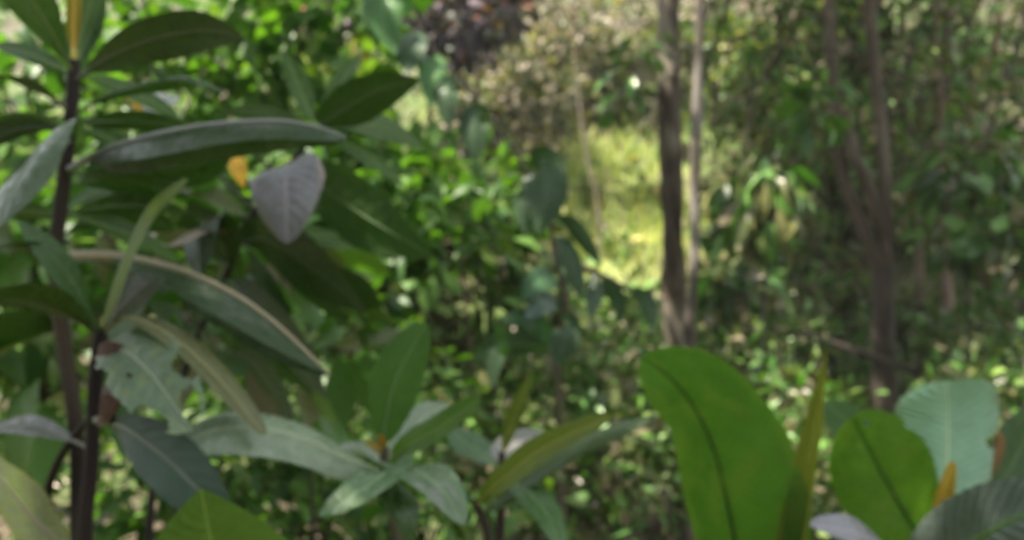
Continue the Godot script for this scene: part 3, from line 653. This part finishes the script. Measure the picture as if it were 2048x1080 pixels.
func shrubs_near():
	var dk := Color(0.048, 0.088, 0.028)       # dark underside green
	var ol := Color(0.075, 0.125, 0.035)
	var gy := Color(0.10, 0.135, 0.085)       # upper side green with sky sheen mixed into the colour
	var bk := Color(0.030, 0.022, 0.020)
	var UPV := Vector3(0, 1, 0.25)
	var FACE := Vector3(0, 0.25, 1)
	# --- tall shrub whose top rosette opens at the upper corner
	var b := rooted(150, 1080, 1.25, 0.03)
	var t := thing("rosette_shrub", "tall dark stemmed shrub with long leaves fanned round its top and a grey drooping leaf", "shrub", b)
	var low := at(158, 1080, 1.25)
	mesh_node(tube([b, b.lerp(low, 0.6) + Vector3(0.02, 0, 0), low, at(152, 860, 1.25), at(118, 620, 1.25), at(112, 500, 1.25), at(128, 360, 1.25), at(143, 220, 1.25), at(148, 120, 1.25)], 0.017, 0.0085, 12, 70, bk, 0.14, Color(0.09, 0.07, 0.05, 0.6), b), "stem", mats["bark"], t)
	leaf(t, [[146, 150, 1.25], [105, 70, 1.2], [40, -30, 1.15], [-40, -130, 1.1]], 95, Vector3(0.35, 0.3, 1), ol, {"shape": "spoon", "veins": 16}, "leaf")
	leaf(t, [[148, 120, 1.25], [148, 30, 1.25], [155, -80, 1.25]], 34, FACE, Color(0.36, 0.26, 0.035), {"shape": "lance"}, "leaf_thin", "narrow yellow young leaf standing upright")
	leaf(t, [[150, 125, 1.25], [175, 30, 1.28], [215, -110, 1.3]], 80, Vector3(-0.2, 0.3, 1), Color(0.08, 0.15, 0.035), {"shape": "spoon"}, "leaf_thin")
	leaf(t, [[146, 140, 1.26], [118, 80, 1.32], [95, 20, 1.38], [90, -60, 1.42]], 44, Vector3(0.4, 0.2, 1), gy, {"shape": "spoon"})
	leaf(t, [[150, 165, 1.25], [200, 125, 1.2], [290, 85, 1.15], [400, 62, 1.12], [490, 75, 1.1]], 92, Vector3(-0.15, 0.55, 1), Color(0.055, 0.070, 0.032), {"shape": "spoon", "fold": 0.1})
	leaf(t, [[150, 230, 1.25], [215, 190, 1.2], [300, 165, 1.15], [380, 155, 1.12], [450, 185, 1.1]], 70, Vector3(0.1, 1, 0.12), Color(0.07, 0.11, 0.05), {"shape": "spoon", "fold": 0.1, "curl": 0.5})
	leaf(t, [[145, 225, 1.25], [95, 190, 1.22], [30, 160, 1.18], [-60, 150, 1.15]], 60, Vector3(-0.1, 1, 0.15), Color(0.07, 0.08, 0.06), {"shape": "spoon"})
	leaf(t, [[135, 340, 1.25], [200, 305, 1.2], [300, 272, 1.14], [430, 248, 1.08], [560, 242, 1.04], [650, 258, 1.02], [692, 275, 1.02]], 100, Vector3(0.02, 1, -0.2), Color(0.050, 0.078, 0.036), {"rib": 0.0036, "ribcol": Color(0.27, 0.265, 0.26), "shape": "strap", "fold": -1.0, "curl": 0.25, "spot": Color(0.14, 0.14, 0.13, 0.6), "n": 60, "veins": 22, "pet": 0.14}, "leaf", "long grey arching leaf with sky sheen painted pale along its upper edge")  # real midrib, its pale colour painted for sky sheen on the ridge
	leaf(t, [[132, 350, 1.25], [200, 350, 1.22], [300, 340, 1.2], [400, 330, 1.18], [470, 290, 1.16]], 90, Vector3(0, 0.7, 1), dk, {"shape": "spoon", "fold": 0.1})
	leaf(t, [[142, 285, 1.25], [100, 275, 1.15], [45, 340, 1.05], [-15, 460, 1.0]], 175, Vector3(-0.55, 0.55, 0.8), gy, {"shape": "broad", "fold": 0.1, "curl": 0.3, "wave": 0.14, "n": 50, "m": 18, "relief": 0.03, "bites": [[0.3, 0.95, 0.05, 0.25], [0.52, 0.98, 0.04, 0.2]]}, "leaf", "broad grey drooping leaf with ragged edge")
	leaf(t, [[140, 270, 1.25], [90, 255, 1.22], [30, 260, 1.2], [-40, 290, 1.18]], 60, Vector3(0, 0.8, 0.6), Color(0.06, 0.07, 0.055), {"shape": "spoon"})
	leaf(t, [[128, 375, 1.27], [190, 362, 1.3], [270, 365, 1.34], [350, 395, 1.36]], 70, Vector3(0, 0.5, 1), dk, {"shape": "spoon"})
	leaf(t, [[115, 480, 1.27], [180, 440, 1.34], [270, 430, 1.4], [350, 460, 1.42]], 95, Vector3(0, 0.6, 1), dk, {"shape": "spoon"})
	leaf(t, [[145, 235, 1.25], [200, 245, 1.3], [260, 280, 1.35]], 60, Vector3(0, 0.6, 1), Color(0.09, 0.15, 0.03), {"shape": "spoon"}, "leaf_thin")
	leaf(t, [[250, 200, 1.5], [270, 205, 1.5], [285, 250, 1.48]], 20, FACE, Color(0.42, 0.28, 0.03), {"rib": 0.001}, "leaf_dry", "small yellow withered leaf")
	leaf(t, [[112, 515, 1.25], [175, 510, 1.22], [260, 516, 1.18], [370, 545, 1.13], [470, 590, 1.1], [560, 655, 1.08], [660, 750, 1.06]], 105, Vector3(0.30, 0.75, -0.45), Color(0.045, 0.072, 0.032), {"shape": "spoon", "fold": -1.0, "curl": 0.2, "spot": Color(0.13, 0.14, 0.11, 0.6), "n": 60, "m": 16, "veins": 22, "pet": 0.16, "rib": 0.0050, "ribcol": Color(0.30, 0.25, 0.16), "bites": [[0.5, -0.95, 0.04, 0.3]]}, "leaf", "long drooping leaf with a thick pale tan midrib")
	var g1 := Color(0.055, 0.095, 0.032); var g2 := Color(0.075, 0.135, 0.040)
	fan(t, 147, 150, 1.26, [[150, 190, 50, 30, 0.08, g2], [20, 250, 52, 40, 0.12, g1], [-8, 220, 46, 60, 0.05, g2], [115, 200, 44, 0, 0.1, g2], [70, 190, 46, 0, 0.1, g1]])
	fan(t, 140, 250, 1.26, [[8, 260, 52, 50, 0.1, g1], [-14, 230, 50, 70, -0.06, g2], [170, 190, 50, 50, 0.05, g1]])
	fan(t, 118, 430, 1.27, [[14, 270, 58, 60, 0.1, g1], [-8, 240, 54, 60, 0.12, g2], [165, 180, 54, 60, 0.02, g1], [35, 220, 46, 40, 0.16, g2]])
	# --- second, lower rosette
	b = rooted(178, 1080, 1.12, 0.03)
	t = thing("low_rosette_shrub", "shrub whose lower rosette carries a pale bitten leaf and a brown curled one", "shrub", b)
	low = at(170, 1080, 1.12)
	mesh_node(tube([b, b.lerp(low, 0.6) + Vector3(-0.01, 0, 0.02), low, at(182, 940, 1.12), at(188, 800, 1.12), at(198, 690, 1.12), at(203, 655, 1.12)], 0.014, 0.008, 12, 40, bk, 0.14, Color(0.09, 0.07, 0.05, 0.6), b), "stem", mats["bark"], t)
	stem(t, [[186, 830, 1.12], [150, 870, 1.16], [118, 920, 1.2], [96, 985, 1.24], [90, 1090, 1.28]], 14, 18, bk, "branch")
	leaf(t, [[203, 665, 1.12], [228, 600, 1.1], [262, 510, 1.08], [305, 425, 1.06], [375, 358, 1.05]], 58, Vector3(-0.7, 0.25, 0.75), Color(0.12, 0.17, 0.035), {"shape": "strap", "veins": 20}, "leaf_thin", "narrow upright olive green leaf")
	leaf(t, [[200, 670, 1.12], [165, 600, 1.07], [110, 520, 1.03], [35, 440, 1.0]], 66, Vector3(0.45, 0.6, 0.7), Color(0.065, 0.115, 0.05), {"shape": "spoon"}, "leaf")
	leaf(t, [[105, 560, 1.1], [70, 505, 1.05], [20, 490, 1.0], [-60, 520, 0.96]], 90, Vector3(0, 0.9, -0.35), dk, {"shape": "spoon"})
	leaf(t, [[197, 668, 1.12], [130, 625, 1.05], [40, 600, 0.98], [-70, 620, 0.92]], 125, Vector3(0, 0.55, 0.9), Color(0.05, 0.07, 0.022), {"shape": "spoon"})
	leaf(t, [[206, 668, 1.12], [250, 635, 1.1], [330, 665, 1.05], [420, 740, 1.02], [530, 870, 1.0]], 82, Vector3(0.55, 0.8, 0.35), Color(0.15, 0.155, 0.075), {"shape": "strap", "veins": 20, "pet": 0.1}, "leaf", "olive drooping strap leaf")
	leaf(t, [[205, 665, 1.12], [235, 620, 1.18], [300, 560, 1.25], [360, 530, 1.3]], 80, Vector3(-0.2, 0.5, 1), Color(0.07, 0.07, 0.065), {"shape": "spoon"})
	leaf(t, [[203, 690, 1.12], [255, 705, 1.05], [305, 752, 1.0], [345, 805, 0.97], [385, 862, 0.95]], 158, Vector3(0.1, 0.6, 1), Color(0.17, 0.225, 0.15), {"shape": "paddle", "fold": 0.35, "curl": 0.2, "n": 70, "m": 34, "veins": 11, "relief": 0.05, "wave": 0.1, "pet": 0.05, "vein": Color(0.12, 0.17, 0.12),
		"spot": Color(0.30, 0.32, 0.10, 0.3), "bites": [[0.72, -0.98, 0.09, 0.5], [0.92, -0.5, 0.10, 0.45], [0.55, 0.42, 0.022, 0.07], [0.42, 1.0, 0.06, 0.2], [0.86, 0.9, 0.09, 0.42]]}, "leaf", "pale grey green leaf eaten into holes and notches")
	leaf(t, [[192, 715, 1.1], [225, 735, 1.05], [238, 790, 1.03], [215, 845, 1.04], [195, 850, 1.06]], 58, Vector3(-0.6, 0.2, 0.8), Color(0.085, 0.045, 0.035), {"shape": "strap", "fold": 0.7, "curl": -0.6, "wave": 0.2}, "leaf_dry", "brown dried leaf curling under the rosette")
	leaf(t, [[192, 840, 1.1], [250, 855, 1.02], [330, 915, 0.96], [400, 985, 0.92], [480, 1060, 0.9]], 115, Vector3(0.45, 0.0, 1), Color(0.032, 0.058, 0.036), {"under": false, "shape": "spoon", "fold": 0.25, "rib": 0.003, "ribcol": Color(0.10, 0.11, 0.075)}, "leaf_dull")
	leaf(t, [[185, 900, 1.12], [120, 870, 1.18], [40, 850, 1.24], [-40, 860, 1.3]], 60, Vector3(0, 0.8, 0.5), Color(0.06, 0.065, 0.05), {"shape": "spoon"})
	leaf(t, [[170, 1120, 1.1], [90, 1060, 0.95], [20, 980, 0.9], [-40, 900, 0.88]], 110, Vector3(0.8, 0.5, 0.6), Color(0.24, 0.215, 0.17), {"shape": "spoon", "rim": Color(0.3, 0.24, 0.1, 0.7)}, "leaf", "dusty tan leaf")
	# --- third shrub: dark broad leaves, one grey violet
	b = rooted(300, 1080, 1.7, 0.03)
	t = thing("dark_leaf_shrub", "slim shrub with broad dark leaves, a grey violet hanging leaf and a yellow one", "shrub", b)
	low = at(300, 1040, 1.7)
	mesh_node(tube([b, b.lerp(low, 0.6), low, at(335, 850, 1.68), at(405, 650, 1.64), at(455, 545, 1.6), at(478, 470, 1.6), at(512, 420, 1.6), at(570, 345, 1.6), at(632, 255, 1.6)], 0.009, 0.0055, 10, 60, bk, 0.14, Color(0.08, 0.06, 0.045, 0.6), b), "stem", mats["bark"], t)
	leaf(t, [[632, 260, 1.6], [680, 225, 1.55], [760, 180, 1.5], [842, 158, 1.46]], 96, Vector3(-0.3, 0.5, 1), Color(0.055, 0.085, 0.035), {"shape": "lance", "fold": 0.1})
	leaf(t, [[632, 262, 1.6], [700, 240, 1.62], [780, 262, 1.64], [850, 300, 1.66]], 66, Vector3(0.1, 0.6, 1), Color(0.07, 0.12, 0.03), {"shape": "lance"})
	leaf(t, [[575, 345, 1.6], [640, 375, 1.54], [740, 440, 1.5], [868, 515, 1.46]], 150, Vector3(0.3, 0.5, 1), Color(0.055, 0.095, 0.035), {"shape": "lance", "fold": 0.12})
	leaf(t, [[575, 338, 1.6], [572, 332, 1.5], [572, 390, 1.44], [575, 486, 1.42]], 148, Vector3(-0.05, 0.55, 1), Color(0.20, 0.185, 0.205), {"shape": "tip", "fold": 0.25, "curl": 0.3, "n": 40, "m": 16, "relief": 0.05, "wave": 0.16, "spot": Color(0.13, 0.13, 0.12, 0.6), "rim": Color(0.30, 0.24, 0.18, 0.4), "vein": Color(0.27, 0.25, 0.27)}, "leaf", "hanging grey violet leaf")
	stem(t, [[560, 356, 1.6], [530, 325, 1.61], [500, 300, 1.62]], 5, 3, bk, "branch")
	leaf(t, [[500, 300, 1.62], [478, 310, 1.56], [480, 345, 1.52], [488, 375, 1.5]], 44, FACE, Color(0.60, 0.36, 0.03), {"shape": "tip", "fold": 0.6, "wave": 0.25, "spot": Color(0.35, 0.16, 0.03, 0.7)}, "leaf_dry", "orange yellow withered leaf")
	leaf(t, [[470, 490, 1.6], [530, 480, 1.55], [620, 535, 1.5], [735, 625, 1.45]], 150, Vector3(0.3, 0.7, 1), Color(0.036, 0.055, 0.022), {"shape": "lance", "fold": 0.15})
	leaf(t, [[460, 540, 1.6], [440, 470, 1.55], [400, 450, 1.5], [400, 560, 1.46]], 110, Vector3(0.2, 0.6, 1), Color(0.038, 0.06, 0.024), {"shape": "lance"})
	leaf(t, [[470, 475, 1.6], [420, 462, 1.5], [345, 492, 1.44], [305, 478, 1.42]], 40, Vector3(0, 1, 0.35), Color(0.24, 0.20, 0.16), {"shape": "lance", "fold": 0.4}, "leaf", "small pinkish tan folded leaf")
	leaf(t, [[455, 560, 1.6], [500, 600, 1.55], [570, 680, 1.5], [655, 800, 1.46]], 130, Vector3(0.5, 0.6, 0.9), Color(0.045, 0.065, 0.045), {"shape": "lance"})
	leaf(t, [[335, 205, 1.9], [330, 190, 1.86], [300, 205, 1.82], [258, 235, 1.8]], 75, Vector3(0.3, 0.7, 0.9), Color(0.36, 0.37, 0.36), {"shape": "lance", "n": 24}, "leaf", "pale grey leaf")
	leaf(t, [[445, 700, 1.6], [500, 720, 1.58], [560, 800, 1.55], [590, 900, 1.52]], 80, Vector3(0.5, 0.6, 0.9), Color(0.04, 0.06, 0.03), {"shape": "lance"})
	fan(t, 632, 258, 1.6, [[62, 200, 46, 20, 0.1, g2], [110, 190, 46, 20, 0.08, g2], [160, 210, 46, 40, 0.1, g1], [-20, 190, 44, 50, 0.05, g2]])
	fan(t, 478, 470, 1.6, [[-30, 260, 60, 60, 0.02, g1], [10, 240, 54, 70, 0.08, g2], [150, 180, 50, 60, 0.06, g1], [-60, 240, 60, 60, -0.05, g1], [-95, 220, 54, 40, 0.02, g2]])
	fan(t, 400, 660, 1.64, [[-15, 240, 56, 70, 0.0, g1], [20, 230, 50, 60, 0.05, g2], [-60, 220, 56, 40, -0.05, g1]])
	stem(t, [[512, 420, 1.6], [420, 330, 1.75], [345, 215, 1.88]], 9, 5, bk, "branch")
	# --- leaf tip close by at the lower edge
	b = rooted(440, 1300, 0.85, 0.02)
	t = thing("low_shoot", "low shoot holding up one bright green pointed leaf", "plant", b)
	var lt := [at(470, 1320, 0.86), at(440, 1180, 0.85), at(402, 978, 0.84)]
	mesh_node(tube([b, b.lerp(lt[0], 0.6) + Vector3(0.01, 0, -0.01), lt[0]], 0.006, 0.004, 8, 20, Color(0.06, 0.08, 0.03), 0.1, Color(0, 0, 0, 0), b), "stem", mats["bark"], t)
	leaf(t, [[470, 1320, 0.86], [440, 1180, 0.85], [402, 978, 0.84]], 310, Vector3(0.1, 0.45, 1), Color(0.11, 0.19, 0.035), {"shape": "lance", "fold": 0.15, "veins": 16, "n": 50, "m": 16}, "leaf_thin")

func seedlings():
	var gy := Color(0.17, 0.22, 0.14)  # pale tone has white sky sheen mixed into the leaf colour
	var gn := Color(0.075, 0.145, 0.045)
	# rosette with an upright leaf and pale arching ones
	var b := rooted(790, 1080, 1.15, 0.03)
	var t := thing("young_rosette_plant", "young plant with one upright green leaf and pale grey leaves arching from its bud", "plant", b)
	mesh_node(tube([b, at(800, 1300, 1.15), at(792, 1080, 1.15), at(772, 960, 1.15), at(768, 895, 1.15)], 0.008, 0.007, 10, 40, Color(0.085, 0.075, 0.05), 0.12, Color(0, 0, 0, 0), b), "stem", mats["bark"], t)
	leaf(t, [[768, 900, 1.15], [775, 830, 1.13], [798, 745, 1.11], [854, 648, 1.09]], 108, Vector3(-0.15, 0.2, 1), Color(0.085, 0.165, 0.06), {"shape": "broad", "fold": 0.12, "veins": 16, "n": 50, "m": 16}, "leaf_thin", "upright flat green leaf")
	leaf(t, [[775, 925, 1.15], [820, 890, 1.11], [880, 855, 1.08], [960, 795, 1.05]], 62, Vector3(-0.3, 0.6, 0.9), Color(0.085, 0.16, 0.03), {"shape": "strap", "fold": 0.3}, "leaf_thin")
	leaf(t, [[765, 945, 1.15], [690, 915, 1.1], [590, 872, 1.06], [460, 855, 1.02], [312, 898, 1.0]], 128, Vector3(0.05, 0.85, 0.6), Color(0.22, 0.275, 0.185), {"shape": "strap", "spot": Color(0.13, 0.18, 0.11, 0.7), "fold": 0.12, "curl": 0.35, "n": 60, "veins": 22, "pet": 0.1}, "leaf_gloss", "long pale grey leaf arching sideways")  # leaf colour lightened to carry sky sheen on the upper side
	leaf(t, [[770, 945, 1.15], [785, 935, 1.05], [730, 975, 0.98], [640, 1032, 0.95]], 95, Vector3(-0.25, 0.75, 0.75), Color(0.12, 0.19, 0.095), {"shape": "broad", "veins": 14, "relief": 0.04, "spot": Color(0.3, 0.34, 0.28, 0.5)}, "leaf")
	leaf(t, [[775, 945, 1.15], [815, 935, 1.05], [880, 975, 0.98], [928, 1050, 0.95]], 110, Vector3(0.4, 0.75, 0.7), Color(0.13, 0.19, 0.105), {"shape": "broad", "veins": 14, "relief": 0.04, "spot": Color(0.3, 0.30, 0.28, 0.5)}, "leaf")
	leaf(t, [[770, 930, 1.16], [820, 870, 1.22], [860, 825, 1.26], [905, 815, 1.28]], 66, Vector3(0.2, 0.8, 0.7), gy, {"shape": "broad", "spot": Color(0.12, 0.16, 0.10, 0.6)}, "leaf_gloss")
	leaf(t, [[772, 935, 1.16], [740, 900, 1.22], [700, 895, 1.26], [660, 905, 1.28]], 50, Vector3(0.2, 0.8, 0.7), gy, {"shape": "broad", "spot": Color(0.12, 0.16, 0.10, 0.6)}, "leaf_gloss")
	leaf(t, [[785, 960, 1.14], [780, 1000, 1.05], [800, 1060, 1.0], [830, 1130, 0.96]], 130, Vector3(0.1, 0.7, 0.8), Color(0.045, 0.09, 0.025), {"shape": "broad"}, "leaf")
	leaf(t, [[768, 897, 1.15], [764, 880, 1.14], [760, 868, 1.135]], 22, Vector3(0, 0.2, 1), Color(0.42, 0.27, 0.05), {"shape": "broad", "n": 12, "m": 6, "fold": 0.5}, "leaf_dry", "orange tip bud", "bud")
	leaf(t, [[766, 905, 1.15], [748, 892, 1.13], [728, 880, 1.12]], 16, Vector3(0, 0.5, 1), Color(0.3, 0.24, 0.05), {"shape": "broad", "n": 12, "m": 6}, "leaf_dry")
	# second rosette
	b = rooted(1000, 1080, 1.25, 0.03)
	t = thing("narrow_leaf_plant", "young plant with narrow olive leaves rising from a dark brown stem", "plant", b)
	mesh_node(tube([b, at(985, 1280, 1.25), at(975, 1080, 1.25), at(960, 1020, 1.25), at(948, 1000, 1.25)], 0.008, 0.006, 10, 30, Color(0.05, 0.038, 0.03), 0.12, Color(0, 0, 0, 0), b), "stem", mats["bark"], t)
	stem(t, [[985, 1200, 1.26], [1000, 1060, 1.27], [1002, 960, 1.28], [1004, 905, 1.28]], 24, 14, Color(0.05, 0.036, 0.03), "stem")
	leaf(t, [[950, 1010, 1.25], [1010, 955, 1.2], [1090, 895, 1.16], [1222, 830, 1.12]], 62, Vector3(-0.4, 0.55, 0.85), Color(0.155, 0.19, 0.03), {"shape": "strap", "fold": 0.35, "veins": 20}, "leaf_thin", "narrow olive yellow leaf")
	leaf(t, [[965, 1030, 1.26], [1040, 965, 1.24], [1160, 885, 1.2], [1310, 830, 1.16]], 70, Vector3(-0.25, 0.9, 0.35), Color(0.085, 0.125, 0.05), {"shape": "strap", "fold": 0.15, "curl": 0.5}, "leaf")
	leaf(t, [[1004, 915, 1.28], [1022, 850, 1.27], [1042, 800, 1.26], [1064, 738, 1.25]], 34, Vector3(-0.3, 0.2, 1), Color(0.13, 0.16, 0.035), {"shape": "lance", "fold": 0.4}, "leaf_thin")
	leaf(t, [[1002, 930, 1.28], [1010, 905, 1.34], [1050, 880, 1.38], [1110, 875, 1.4]], 66, Vector3(0.1, 0.85, 0.6), Color(0.26, 0.25, 0.23), {"shape": "broad"}, "leaf")
	leaf(t, [[1000, 935, 1.28], [960, 905, 1.34], [925, 880, 1.36], [900, 855, 1.38]], 70, Vector3(0.3, 0.75, 0.8), Color(0.10, 0.165, 0.08), {"shape": "broad"}, "leaf")
	leaf(t, [[950, 1010, 1.25], [920, 985, 1.24], [890, 960, 1.23], [850, 945, 1.22]], 40, Vector3(0, 0.8, 0.6), Color(0.05, 0.10, 0.035), {"shape": "broad"}, "leaf")
	leaf(t, [[1004, 950, 1.28], [1060, 990, 1.2], [1100, 1040, 1.15], [1120, 1100, 1.12]], 70, Vector3(0.2, 0.8, 0.6), gn, {"shape": "broad"}, "leaf")

func broad_leaves():
	# plant with paddle-shaped leaves at the lower corner
	var b := rooted(1560, 1300, 1.35, 0.03)
	var t := thing("paddle_leaf_plant", "plant with a large bright green paddle leaf beside a rolled yellowish spear", "plant", b)
	var gr := Color(0.10, 0.225, 0.038)
	mesh_node(tube([b, at(1540, 1700, 1.36), at(1530, 1450, 1.36), at(1520, 1330, 1.36)], 0.016, 0.01, 12, 30, Color(0.09, 0.12, 0.04), 0.1, Color(0, 0, 0, 0), b), "stem", mats["stem"], t)
	leaf(t, [[1520, 1380, 1.36], [1492, 1200, 1.34], [1462, 1040, 1.31], [1425, 890, 1.28], [1365, 780, 1.25], [1284, 712, 1.22]], 312, Vector3(-0.22, 0.15, 1), gr, {"shape": "tip", "narrow": 0.52, "fold": 0.10, "curl": 0.05, "n": 80, "m": 24, "veins": 34, "relief": 0.03, "wave": 0.06, "rib": 0.0022, "ribcol": Color(0.03, 0.07, 0.012), "vein": Color(0.055, 0.12, 0.015), "spot": Color(0.16, 0.25, 0.045, 0.6), "bites": [[0.60, 1.0, 0.012, 0.05], [0.78, -1.0, 0.015, 0.08]], "rim": Color(0.18, 0.30, 0.05, 0.6)}, "leaf_blade", "large bright green paddle leaf")
	leaf(t, [[1535, 1400, 1.35], [1580, 1150, 1.32], [1612, 950, 1.29], [1632, 840, 1.28], [1654, 698, 1.26]], 64, Vector3(-0.5, 0.1, 0.85), Color(0.22, 0.23, 0.06), {"shape": "lance", "fold": 0.7, "curl": -0.5, "n": 60, "rim": Color(0.30, 0.24, 0.08, 0.6)}, "leaf_thin", "rolled yellowish young leaf standing like a spear")
	b = rooted(1860, 1300, 1.5, 0.03)
	t = thing("pale_leaf_plant", "plant with one pale blue green leaf, a notched green leaf and a ribbed glossy leaf", "plant", b)
	mesh_node(tube([b, at(1870, 1600, 1.5), at(1866, 1300, 1.5), at(1868, 1110, 1.5)], 0.018, 0.012, 12, 30, Color(0.09, 0.12, 0.05), 0.1, Color(0, 0, 0, 0), b), "stem", mats["stem"], t)
	leaf(t, [[1868, 1140, 1.5], [1830, 1060, 1.46], [1772, 960, 1.42], [1728, 880, 1.40], [1705, 832, 1.38]], 205, Vector3(-0.15, 0.25, 1), Color(0.115, 0.23, 0.036), {"shape": "paddle", "fold": 0.12, "n": 60, "m": 24, "veins": 24, "relief": 0.02, "wave": 0.08, "ribcol": Color(0.03, 0.075, 0.015), "vein": Color(0.05, 0.12, 0.015), "spot": Color(0.15, 0.24, 0.045, 0.6), "bites": [[0.93, 0.3, 0.03, 0.12], [0.8, 1.0, 0.02, 0.1]]}, "leaf_blade", "notched green paddle leaf")
	leaf(t, [[1868, 1130, 1.5], [1884, 1020, 1.52], [1893, 920, 1.54], [1893, 830, 1.55], [1890, 762, 1.54]], 214, Vector3(0.0, 0.45, 1), Color(0.27, 0.44, 0.31), {"shape": "cut", "fold": 0.14, "curl": 0.12, "n": 60, "m": 28, "veins": 22, "relief": 0.06, "rib": 0.004, "ribcol": Color(0.42, 0.56, 0.33), "vein": Color(0.44, 0.60, 0.47), "bites": [[0.68, 1.0, 0.035, 0.22]], "rim": Color(0.28, 0.20, 0.08, 0.25)}, "leaf_dull", "pale blue green paddle leaf with a light midrib")
	leaf(t, [[1872, 1100, 1.48], [1878, 1030, 1.46], [1890, 975, 1.45], [1905, 922, 1.45]], 40, Vector3(-0.2, 0.2, 1), Color(0.42, 0.30, 0.04), {"shape": "strap", "fold": 0.5, "curl": -0.3}, "leaf_dry", "ochre yellow bract", "bract")
	leaf(t, [[1985, 860, 1.56], [2000, 880, 1.56], [1985, 930, 1.56], [1955, 975, 1.56]], 24, Vector3(0, 0.2, 1), Color(0.20, 0.12, 0.05), {"shape": "strap"}, "leaf_dry", "brown dry leaf edge")
	leaf(t, [[1800, 1230, 1.4], [1890, 1130, 1.3], [1990, 1058, 1.22], [2150, 985, 1.15]], 200, Vector3(-0.2, 0.6, 0.75), Color(0.12, 0.14, 0.13), {"shape": "broad", "fold": 0.12, "n": 160, "m": 24, "veins": 19, "relief": 0.2, "rib": 0.004, "ribcol": Color(0.10, 0.20, 0.025), "vein": Color(0.10, 0.125, 0.115)}, "leaf", "grey ribbed glossy leaf with a green midrib")
	leaf(t, [[1850, 1200, 1.36], [1800, 1130, 1.25], [1720, 1070, 1.18], [1620, 1050, 1.14]], 110, Vector3(0, 0.85, 0.55), Color(0.24, 0.225, 0.26), {"shape": "broad", "n": 40}, "leaf", "pale violet grey leaf")
	leaf(t, [[1850, 1200, 1.5], [1740, 1060, 1.54], [1690, 1000, 1.56], [1655, 980, 1.57]], 34, Vector3(0, 0.4, 1), Color(0.19, 0.085, 0.045), {"shape": "lance", "fold": 0.5, "wave": 0.2}, "leaf_dry", "reddish brown dry leaf")
	leaf(t, [[1868, 1130, 1.52], [1790, 950, 1.62], [1700, 850, 1.7], [1650, 800, 1.74]], 120, Vector3(0, 0.4, 1), Color(0.06, 0.13, 0.025), {"shape": "broad"}, "leaf_thin")
	leaf(t, [[1880, 1120, 1.5], [1980, 1000, 1.6], [2040, 900, 1.66], [2080, 800, 1.7]], 130, Vector3(0, 0.4, 1), Color(0.06, 0.11, 0.035), {"shape": "broad"}, "leaf_thin")
